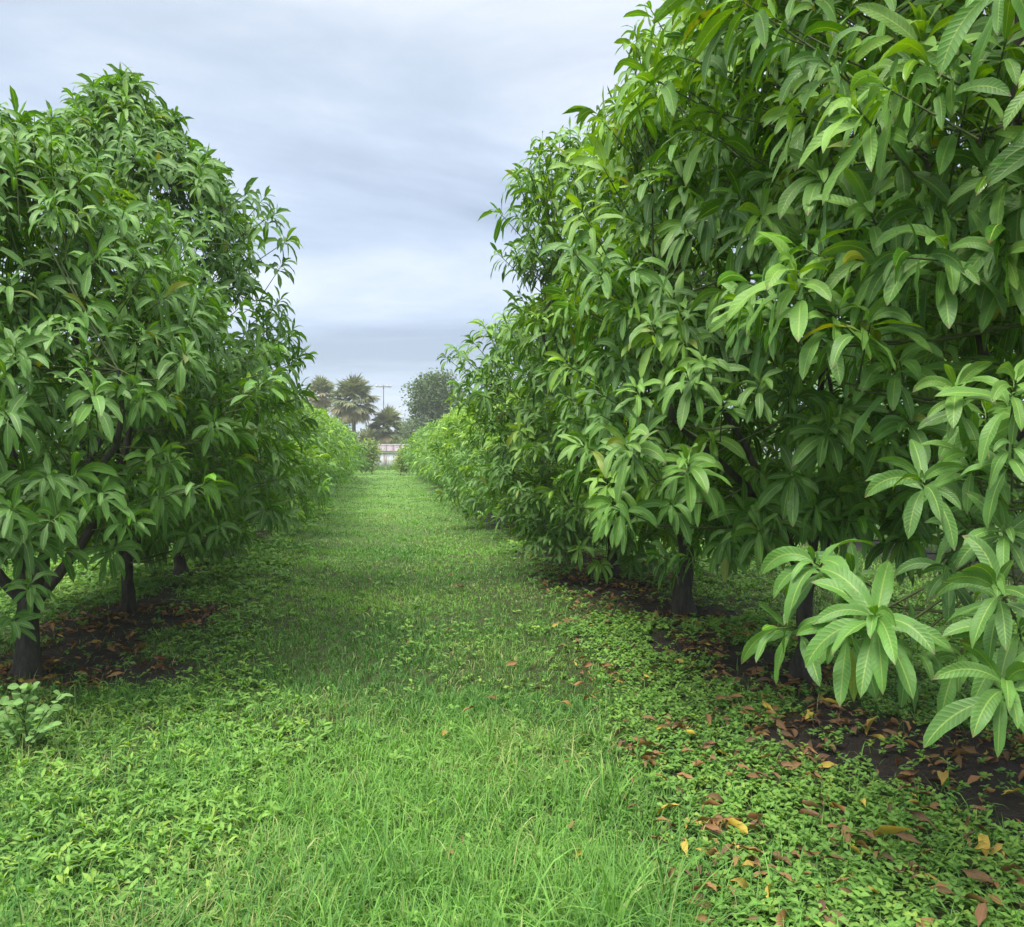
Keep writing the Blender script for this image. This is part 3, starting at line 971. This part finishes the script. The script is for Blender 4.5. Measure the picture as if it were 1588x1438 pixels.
# ------------------------------------------------------------------ fallen leaves
def fallen(n, x, y, L=(.035, .12), colr=None, lift=0.012, nseg=4):
    az = rng.random(n) * 6.28
    up = rng.normal(.08, .16, n)
    D = np.stack([np.cos(az), np.sin(az), up], 1)
    N = np.stack([-np.cos(az) * up, -np.sin(az) * up, np.ones(n)], 1) + rng.normal(0, .38, (n, 3))
    LL = rng.uniform(L[0], L[1], n)
    P = np.stack([x, y, gz(x, y) + lift + rng.random(n) * 0.02], 1)
    tint = rng.random(n) ** 1.5
    age = colr if colr is not None else np.where(rng.random(n) < .08, rng.uniform(.6, 1, n), rng.uniform(0, .15, n))
    V, A = strip_geo(P, D, N, LL, LL * rng.uniform(.24, .36, n), rng.uniform(-.5, 1.3, n), nseg, 3, .75, 0.16, None, tint, age, rng.normal(0, 1.3, n))
    dz = np.minimum(V[..., 2].min(axis=(1, 2)) - (gz(x, y) + 0.003), 0)
    V[..., 2] -= dz[:, None, None]
    return V, A


def litter_points(n):
    xs_, ys_ = [], []
    while len(xs_) < n:
        x, y, z = scatter(n * 3, 2.5, 12, .9, 0.02)
        s = soil_mask(x, y)
        n_ = fbm(x * 2.4, y * 2.4, 0, 88, 2)
        pr = (0.45 + 0.55 * s) * np.clip((n_ - .32) * 4, 0, 1) * (((x > 1.05 + .12 * (y - 3)) & (x < 3.6)) | ((x < -1.5) & (x > -3.6) & (y > 5) & (y < 8.6) & (s > .25)))
        pr = np.maximum(pr, 0.012 * ((x > -.2) & (x < 1.2)))
        k_ = rng.random(len(x)) < pr
        xs_ += list(x[k_]); ys_ += list(y[k_])
    return np.array(xs_[:n]), np.array(ys_[:n])


def litter_piece(V, A, i, label, group=None):
    v = V[i]
    o0 = v.reshape(-1, 3).mean(axis=0)
    o0[2] = v[..., 2].min()
    o = mesh_obj('fallen_leaf', (v - o0).reshape(-1, 3), strip_quads(1, v.shape[0] - 1, v.shape[1]), M_DEAD, None,
                 {'luv': A['luv'][i].reshape(-1, 3), 'tint': A['tint'][i].ravel(), 'age': A['age'][i].ravel()}, loc=o0)
    return prop(o, label, 'fallen leaf', group or 'fallen mango leaves')


SINGLE = [  # photographed one by one: (px, py, length, colour 0 brown .. 1 yellow, tint, label)
    (1262, 1131, .085, 1.0, .8, 'bright yellow curled leaf standing at the edge of the bare soil'),
    (1310, 1121, .12, .85, .5, 'flat yellow leaf on dark soil under the hanging mango shoots'),
    (1358, 1144, .16, .6, .3, 'long greenish yellow leaf lying across the bare black soil'),
    (1480, 1132, .10, .9, .6, 'short yellow leaf alone under the lowest hanging mango leaves'),
    (1335, 1318, .19, .75, .9, 'long tan and yellow curved leaf arching over the ground cover'),
    (1520, 1325, .13, .9, .7, 'golden leaf with pointed tip on the soil edge by the green clover'),
    (1120, 1294, .15, .7, .2, 'mottled yellow green leaf lying flat among brown litter pieces'),
    (1066, 1352, .12, .95, .7, 'pale yellow leaf lying between grass and ground cover'),
    (1552, 1270, .09, .9, .9, 'orange yellow leaf beside a brown one on bare soil'),
    (1460, 1252, .13, .55, .3, 'olive leaf arched like a bridge on the dark soil'),
    (783, 1046, .11, .1, 1.0, 'lone tan dry leaf caught upright in the middle of the grass lane'),
    (867, 1104, .09, .2, .9, 'small straw coloured leaf in the grass lane'),
    (892, 1355, .09, .8, .8, 'small yellow leaf standing in the tall foreground grass'),
    (1085, 1045, .12, .1, .3, 'reddish brown leaf on the litter under the lowest left shoot'),
]
sx, sy = [], []
for q in SINGLE:
    zz = CAM_H * F_PX / (q[1] - 700)
    p_ = at(q[0], q[1], zz); sx.append(p_[0]); sy.append(p_[1])
for i_, q in enumerate(SINGLE):
    V, A = fallen(1, np.array([sx[i_]]), np.array([sy[i_]]), (q[2], q[2] + .005), np.array([q[3]]), 0.045, 6)
    A['tint'][:] = q[4]
    litter_piece(V, A, 0, q[5])
lx, ly = litter_points(2000)
V, A = fallen(2000, lx, ly, nseg=5)
V[..., 2] += (rng.uniform(.015, .055, len(V)) * (1 - soil_mask(lx, ly)))[:, None, None]
zd = lx * CY + ly * CX
px, py, pz = project(V.reshape(len(V), -1, 3).mean(axis=1))
inview = (px > 5) & (px < 1583) & (py < 1433)
ordr = np.argsort(np.where(inview, zd, 99))
singles = ordr[:270]
ag, tn = A['age'][:, 0, 0], A['tint'][:, 0, 0]
for i_ in singles:
    soil_ = soil_mask(lx[i_], ly[i_]) > .5
    tone = 'yellow' if ag[i_] > .5 else 'orange tan' if tn[i_] > .6 else 'reddish brown' if tn[i_] > .22 else 'dark brown'
    if lx[i_] < -1:
        where = 'on bare soil' if soil_ else 'among low weeds'
        near_ = ORD[0] if ly[i_] < 7.1 else ORD[1]
        lb, gp = '%s leaf %s by the %s tree of the left row' % (tone, where, near_), 'fallen leaves under the left row'
    elif lx[i_] < 1.05:
        lb, gp = '%s leaf caught in the %s of the grass lane' % (tone, 'near end' if ly[i_] < 4.5 else 'middle stretch'), 'fallen leaves in the grass'
    else:
        near_ = 'nearest' if ly[i_] < 3.9 else ORD[1] if ly[i_] < 6.1 else ORD[2] if ly[i_] < 8.4 else ORD[3]
        where = 'on bare soil beneath' if soil_ else 'in green ground cover out from' if lx[i_] < 2 else 'in green ground cover beneath'
        lb, gp = '%s leaf %s %s tree of right row' % (tone, where, near_), 'fallen leaves under the right row'
    litter_piece(V, A, i_, lb, gp)
rm = np.ones(len(V), bool); rm[singles] = False
V2, Q2, A2 = join_strips([(V[rm], {k: v[rm] for k, v in A.items()})])
prop(mesh_obj('leaf_litter', V2, Q2, M_DEAD, attrs=A2, kind='stuff'), 'brown leaf litter under the mango rows', 'leaf litter')

nt_ = 500
tx, ty = litter_points(nt_)
az = rng.random(nt_) * 6.28
ln = rng.uniform(.04, .2, nt_)
A0 = np.stack([tx, ty, gz(tx, ty) + .012 + rng.random(nt_) * .02], 1)
B0 = A0 + np.stack([np.cos(az) * ln, np.sin(az) * ln, rng.normal(0, .012, nt_)], 1)
V, Q = sticks(A0, B0, rng.uniform(.0012, .003, nt_), rng.uniform(.0008, .002, nt_))
prop(mesh_obj('twig_litter', V, Q, M_BARK, kind='stuff'), 'fine dead twigs scattered among the fallen leaves', 'twigs')

# ------------------------------------------------------------------ young round-leaved plant at the left
base = at(38, 1175, 4.2); base[2] = float(gz(base[0], base[1]))
root = empty('leafy_plant', tuple(base), 'young climbing plant with round pale green leaflets beside the left trunk', 'plant')
stems, lP, lD, lN = [], [], [], []
for px_, py_ in ((48, 1068), (20, 1090), (95, 1078), (70, 1100), (5, 1120), (60, 1130), (30, 1065), (-30, 1090), (80, 1125), (-5, 1070)):
    e = at(px_, py_, 4.2 + rng.uniform(-.2, .2))
    s0 = base + np.array([rng.normal(0, .03), rng.normal(0, .03), 0])
    mid_ = (s0 + e) / 2 + np.array([0, 0, .07])
    ts = np.linspace(0, 1, 8)[:, None]
    c_ = (1 - ts) ** 2 * s0 + 2 * ts * (1 - ts) * mid_ + ts ** 2 * e
    stems.append(c_)
    for q in range(2, 8):
        for sgn in (-1, 1):
            d = nrm((c_[min(q + 1, 7)] - c_[q - 1])[None])[0]
            sd_ = np.cross(d, (0, 0, 1.0))
            lP.append(c_[q]); lD.append(sd_ * sgn + d * .5 + rng.normal(0, .25, 3)); lN.append(np.array([-.1, -.45, .9]) + rng.normal(0, .25, 3))
for c_ in stems:
    V, Q = tube_geo(c_ - base, np.linspace(.004, .0015, 8), 5)
    mesh_obj('stem', V, Q, M_TWIG, root)
n = len(lP)
V, A = strip_geo(np.array(lP), np.array(lD), np.array(lN), rng.uniform(.04, .062, n), rng.uniform(.032, .045, n), .4, 5, 3, .15, 0, ((0, .12, .35, .6, .85, 1), (.08, .5, 1, .95, .6, .15)), None, rng.uniform(0, .6, n))
for i_ in range(n):
    o0 = V[i_, 0].mean(axis=0)
    mesh_obj('leaf', (V[i_] - o0).reshape(-1, 3), strip_quads(1, 5, 3), M_VINE, root,
             {'luv': A['luv'][i_].reshape(-1, 3), 'tint': A['tint'][i_].ravel(), 'age': A['age'][i_].ravel()}, loc=o0 - base)

# ------------------------------------------------------------------ white shed at the end of the lane
def simple_mat(name, c0, c1, scale, rough=0.6, stretch=(1, 1, 1), lo=.35, hi=.7):
    m, t = new_mat(name)
    L = t.links.new
    tco = nd(t, 'ShaderNodeTexCoord')
    mpn = nd(t, 'ShaderNodeMapping'); mpn.inputs['Scale'].default_value = stretch
    L(tco.outputs['Object'], mpn.inputs[0])
    nz = nd(t, 'ShaderNodeTexNoise'); nz.inputs['Scale'].default_value = scale; nz.inputs['Detail'].default_value = 6
    L(mpn.outputs[0], nz.inputs['Vector'])
    r = ramp(t, [(lo, c0), (hi, c1)], nz.outputs[0])
    p = nd(t, 'ShaderNodeBsdfPrincipled'); p.inputs['Roughness'].default_value = rough
    L(r.outputs[0], p.inputs['Base Color'])
    o = nd(t, 'ShaderNodeOutputMaterial'); L(p.outputs[0], o.inputs[0])
    return m


def box_geo(x0, x1, y0, y1, z0, z1):
    V = np.array([(x, y, z) for x in (x0, x1) for y in (y0, y1) for z in (z0, z1)], float)
    Q = np.array([(0, 1, 3, 2), (4, 6, 7, 5), (0, 4, 5, 1), (2, 3, 7, 6), (0, 2, 6, 4), (1, 5, 7, 3)])
    return V, Q


M_WHITE = simple_mat('white_painted_metal', (0.50, 0.36, 0.33), (0.78, 0.78, 0.80), 2.2, .5, (2.2, 1, .22), .36, .52)
M_ROOF = simple_mat('faded_pink_roof', (0.24, 0.185, 0.20), (0.36, 0.30, 0.32), 3, .6, (1, 2, 1))
M_TRIM = simple_mat('white_trim', (0.7, 0.7, 0.7), (0.8, 0.8, 0.8), 3)
ZS = 70.0
c0 = at(600, 727, ZS); c0[2] = 0
root = empty('shed', tuple(c0), 'low white metal shed with faded pink roof at the end of the grass lane', 'shed')
PWN = 0.62
for k_ in range(-8, 9):
    V, Q = [], []
    x0 = k_ * PWN
    bx = [box_geo(x0 + .01, x0 + PWN - .01, 0, .05, 0, 1.55)] + [box_geo(x0 + .10 + r_ * .2, x0 + .15 + r_ * .2, -.03, -.001, .02, 1.54) for r_ in range(3)]
    V, Q = join_tubes(bx)
    mesh_obj('wall_panel', V, Q, M_WHITE, root, smooth=False)
V, Q = box_geo(-8 * PWN, 9 * PWN, .06, 4.0, 0, 1.54)
mesh_obj('wall', V, Q, M_TRIM, root, smooth=False)
V, Q = box_geo(-8 * PWN - .2, 9 * PWN + .2, -.12, -.04, 1.45, 1.6)
mesh_obj('fascia', V, Q, M_TRIM, root, smooth=False)
for k_ in range(-8, 9):
    x0 = k_ * PWN
    V = np.array([(x0 + .012, -.22, 1.6), (x0 + PWN - .012, -.22, 1.6), (x0 + PWN - .012, 2.0, 2.12), (x0 + .012, 2.0, 2.12),
                  (x0 + .012, -.22, 1.64), (x0 + PWN - .012, -.22, 1.64), (x0 + PWN - .012, 2.0, 2.16), (x0 + .012, 2.0, 2.16)])
    Q = np.array([(0, 3, 2, 1), (4, 5, 6, 7), (0, 1, 5, 4), (1, 2, 6, 5), (2, 3, 7, 6), (3, 0, 4, 7)])
    mesh_obj('roof_panel', V, Q, M_ROOF, root, smooth=False)
V, Q = box_geo(-8 * PWN - .1, 9 * PWN + .1, 1.9, 2.1, 2.17, 2.23)
mesh_obj('ridge_cap', V, Q, M_TRIM, root, smooth=False)
V = np.array([(-8 * PWN, 2.1, 2.12), (9 * PWN, 2.1, 2.12), (9 * PWN, 4.2, 1.6), (-8 * PWN, 4.2, 1.6), (-8 * PWN, 2.1, 2.16), (9 * PWN, 2.1, 2.16), (9 * PWN, 4.2, 1.64), (-8 * PWN, 4.2, 1.64)])
mesh_obj('roof', V, np.array([(0, 1, 2, 3), (4, 7, 6, 5), (0, 4, 5, 1), (1, 5, 6, 2), (2, 6, 7, 3), (3, 7, 4, 0)]), M_ROOF, root, smooth=False)

# tall rough grass against the shed
n = 5000
x = c0[0] + rng.uniform(-9, 9, n); y = c0[1] - rng.uniform(.25, 1.6, n)
az = rng.random(n) * 6.28; le = rng.uniform(0, .6, n)
V, A = strip_geo(np.stack([x, y, gz(x, y) * 0], 1), np.stack([np.cos(az) * le, np.sin(az) * le, np.ones(n)], 1), np.stack([-np.cos(az), -np.sin(az), le], 1),
                 rng.uniform(.15, .55, n), .035, .8, 2, 2, 0, 0, ((0, .4, 1), (.8, 1, .1)), rng.random(n) * .5, np.where(rng.random(n) < .3, .5, 0))
V, Q, A = join_strips([(V, A)])
prop(mesh_obj('rough_grass', V, Q, M_GRASS, attrs=A, kind='stuff'), 'unmown rough grass along the foot of the white shed', 'grass')


# ------------------------------------------------------------------ palms
def palm(px, py, ty, depth, rad, label, nf=46, dry=.25):
    """fan palm: (px, py) crown centre, ty unused top, rad crown radius in metres"""
    cc = at(px, py, depth)
    base = np.array([cc[0], cc[1], 0])
    root = empty('fan_palm', tuple(base), label, 'palm tree', 'cabbage palms behind the shed')
    hgt = cc[2]
    wob = rng.normal(0, .05, (7, 2)); wob[0] = 0
    pts = [(wob[k_, 0], wob[k_, 1], hgt * k_ / 6) for k_ in range(7)]
    V, Q = tube_geo(pts, [.26, .2, .18, .18, .19, .2, .22], 9, bump=.12)
    mesh_obj('trunk', V, Q, M_PALMBARK, root)
    cen = np.array([wob[6, 0], wob[6, 1], hgt])
    for k_ in range(nf):
        fr = (k_ + .5) / nf
        elv = R(88) - R(150) * fr + rng.normal(0, .12)
        az = k_ * 2.399 + rng.normal(0, .2)
        d = np.array([math.cos(az) * math.cos(elv), math.sin(az) * math.cos(elv), math.sin(elv)])
        pl = rad * .5 * rng.uniform(.85, 1.15)
        fl = rad * .58 * rng.uniform(.85, 1.1)
        hub = cen + d * pl + np.array([0, 0, -.1 * pl * math.cos(elv)])
        up = np.array([-math.cos(az) * math.sin(elv), -math.sin(az) * math.sin(elv), math.cos(elv)])
        sdv = np.cross(d, up)
        ns_ = 23
        th = np.linspace(-R(112), R(112), ns_)
        DD = d * np.cos(th)[:, None] + sdv * np.sin(th)[:, None] - np.array([0, 0, .12])
        NN = np.broadcast_to(up, DD.shape) + rng.normal(0, .35, DD.shape)
        isd = 1.0 if fr > 1 - dry else (0.25 * rng.random() + .0)
        tv = np.clip((.9 - fr) + rng.normal(0, .15), 0, 1)
        V, A = strip_geo(np.broadcast_to(hub, DD.shape) + 0.0, DD, NN, fl * (1 - .25 * np.abs(th) / 2), fl * .17 * rng.uniform(.7, 1.2, ns_), rng.uniform(.4, 1.6, ns_), 3, 2, 0, 0,
                         ((0, .45, 1), (.25, 1, .06)), np.clip(tv + rng.normal(0, .1, ns_), 0, 1), np.full(ns_, isd))
        V2, A2 = strip_geo(cen[None] + 0.0, d[None], up[None], pl, .07, .25, 2, 2, 0, 0, ((0, 1), (1, .6)), np.array([.8]), np.array([.4 + .5 * isd]))
        V, Q, A = join_strips([(V, A), (V2, A2)])
        mesh_obj('frond', V, Q, M_PALM, root, A, smooth=False)


palm(548, 622, 0, 82, 2.75, 'big round headed fan palm with hanging dead fronds behind the lane end', 60, .33)
palm(499, 612, 0, 86, 2.0, 'brownish fan palm half hidden behind the left mango row', 40, .45)
palm(601, 664, 0, 84, 2.25, 'short dark fan palm directly above the white shed', 48, .3)
palm(572, 690, 0, 88, 2.0, 'low dark fan palm between the big palm and the shed roof', 40, .35)


# ------------------------------------------------------------------ background trees
def leafy_tree(name, cx_, cy_, H, lobes, label, cat, mat, lsize, n, youth=0.0, wr=.5, group=None, trunk_r=.18, nl=5, clump=14, barkm=None):
    root = empty(name, (cx_, cy_, 0), label, cat, group)
    org = np.array([cx_, cy_, 0])
    Ps = []
    wts = np.array([l[3] * l[4] * l[5] for l in lobes]); wts = wts / wts.sum()
    for l, wt in zip(lobes, wts):
        m_ = max(3, int(n * wt / clump))
        d = nrm(rng.normal(0, 1, (m_, 3)))
        rr = rng.uniform(.45, 1.0, m_) ** .6 * (1 + .35 * (fbm(d[:, 0] * 2.5 + 5, d[:, 1] * 2.5 + 5, d[:, 2] * 2.5 + 5, int(cx_) + 60, 2) - .5))
        c_ = np.array(l[:3]) + d * rr[:, None] * np.array(l[3:6])
        pp = np.repeat(c_, clump, 0) + rng.normal(0, lsize * 1.3, (m_ * clump, 3))
        Ps.append(pp)
    P = np.concatenate(Ps)
    P = P[P[:, 2] > .15]
    k_ = len(P)
    D = rng.normal(0, 1, (k_, 3)); D[:, 2] = D[:, 2] * .6
    N = rng.normal(0, .6, (k_, 3)) + np.array([0, 0, .8])
    tint = np.clip(rng.random(k_) * .5 + fbm(P[:, 0] * 1.2, P[:, 1] * 1.2, P[:, 2] * 1.2, 4, 2) * .5, 0, 1)
    V, A = strip_geo(P, D, N, rng.uniform(.7, 1.3, k_) * lsize, lsize * wr, .6, 2, 2, 0, 0, ((0, .5, 1), (.3, 1, .15)), tint, np.clip(youth * rng.random(k_) * 1.5, 0, 1))
    V, Q, A = join_strips([(V, A)])
    mesh_obj('crown', V - org, Q, mat, root, A)
    th = H * .45
    pts = [(rng.normal(0, .04), rng.normal(0, .04), th * q / 4) for q in range(5)]
    V, Q = tube_geo(pts, np.linspace(trunk_r, trunk_r * .7, 5), 8, bump=.1)
    mesh_obj('trunk', V, Q, barkm or M_BARK, root)
    for q in range(nl):
        l = lobes[q % len(lobes)]
        e = np.array([l[0] - cx_, l[1] - cy_, l[2] + .1]) + rng.normal(0, .25, 3) * np.array(l[3:6])
        s0 = np.array(pts[-1])
        mid_ = (s0 + e) / 2 + rng.normal(0, .12, 3)
        V, Q = tube_geo([s0, (s0 + mid_) / 2, mid_, (mid_ + e) / 2, e], np.linspace(trunk_r * .55, .02, 5), 6)
        mesh_obj('limb', V, Q, barkm or M_BARK, root)


def lobe(px, py, depth, rpx, squash=.9, dx=0):
    c_ = at(px, py, depth)
    r_ = rpx / F_PX * depth
    return (c_[0], c_[1] + dx, c_[2], r_, r_, r_ * squash)


D0 = 74
lb = [lobe(668, 612, D0, 30, 1), lobe(692, 606, D0, 28, 1, 1), lobe(645, 612, D0, 14, .6, -.5), lobe(676, 592, D0, 17, .8), lobe(662, 645, D0, 22, .9), lobe(700, 640, D0, 26, 1), lobe(638, 600, D0, 8, .5), lobe(650, 628, D0, 16, .7), lobe(685, 660, D0, 28, .9)]
c_ = at(680, 700, D0)
leafy_tree('broadleaf_tree', c_[0], c_[1], 8.4, lb, 'grey green airy tree rising behind the right mango row', 'tree', M_OAK, .26, 11000, .05, .55, trunk_r=.22, nl=5)
c_ = at(640, 705, 80)
leafy_tree('shrub', c_[0], c_[1], 3, [lobe(640, 668, 80, 20, 1), lobe(622, 690, 79, 14, .8), lobe(655, 685, 79, 20, .8)], 'rounded green shrub between the dark palm and the airy tree', 'shrub', M_OAK, .2, 4000, .25, .5)
c_ = at(577, 722, 56)
leafy_tree('citrus_tree', c_[0], c_[1], 2, [lobe(572, 702, 56, 12, 1.1), lobe(564, 712, 56, 12, 1), lobe(580, 696, 56, 6, .9), lobe(572, 690, 56, 7, .9), lobe(571, 722, 56, 11, .6)], 'small yellow green bush tree at the left row end before the shed', 'tree', M_OAK, .17, 4200, .9, .45, trunk_r=.05)
c_ = at(622, 730, 54)
leafy_tree('citrus_tree', c_[0], c_[1], 2, [lobe(627, 718, 54, 10, 1.1), lobe(630, 704, 54, 8, 1)], 'small lime coloured bush at the right row end before the shed', 'tree', M_OAK, .17, 3000, 1.0, .45, trunk_r=.04)
# trees of the wood edge behind
for k_, (xx, hh_, rr_) in enumerate(((-46, 6.5, 5), (-37, 7.5, 5), (-29, 6, 4.5), (-21, 6.6, 4.5), (-14, 5.2, 4), (-7.5, 4.6, 3.4), (-2.0, 3.9, 3), (3.5, 4.2, 3), (9, 5, 3.6), (16, 6.6, 4.5), (25, 7.5, 5), (35, 7, 5), (47, 8, 5.5))):
    yy = 100 + (k_ % 3) * 4
    leafy_tree('hedgerow_tree', xx, yy, hh_, [(xx, yy, hh_ * .5, rr_, rr_ * .7, hh_ * .5), (xx + rr_ * .5, yy, hh_ * .4, rr_ * .7, rr_ * .5, hh_ * .42)],
               'dark rounded tree in the far hedgerow behind the shed, %s from the left' % ORD[k_], 'tree', M_OAK, .42, 2600, .05, .6, 'trees of the far hedgerow', .2, 3)

# ------------------------------------------------------------------ utility pole
pc = at(595, 700, 118)
root = empty('utility_pole', (pc[0], pc[1], 0), 'thin grey utility pole with crossarm standing far beyond the palms', 'utility pole')
V, Q = tube_geo([(0, 0, 0), (0, 0, 5), (0, 0, 11.25)], [.11, .09, .07], 8)
mesh_obj('post', V, Q, M_POLE, root)
V, Q = box_geo(-1.15, 1.15, -.2, -.1, 10.95, 11.1)
mesh_obj('crossarm', V, Q, M_POLE, root, smooth=False)
for xx in (-1.05, -.5, .5, 1.05):
    V, Q = tube_geo([(xx, -.15, 11.1), (xx, -.15, 11.2), (xx, -.15, 11.3)], [.05, .07, .03], 6)
    mesh_obj('insulator', V, Q, M_TRIM, root)

# ------------------------------------------------------------------ damp air
hm, t = new_mat('damp_air')
pv = nd(t, 'ShaderNodeVolumePrincipled')
pv.inputs['Color'].default_value = (0.93, 0.96, 1.0, 1)
pv.inputs['Density'].default_value = 0.0011
o = nd(t, 'ShaderNodeOutputMaterial'); t.links.new(pv.outputs[0], o.inputs['Volume'])
V, Q = box_geo(-1000, 1000, -400, 1600, -1.2, 14)
prop(mesh_obj('haze', V, Q, hm, smooth=False, kind='stuff'), 'thin pale haze in the damp air over the orchard', 'haze')
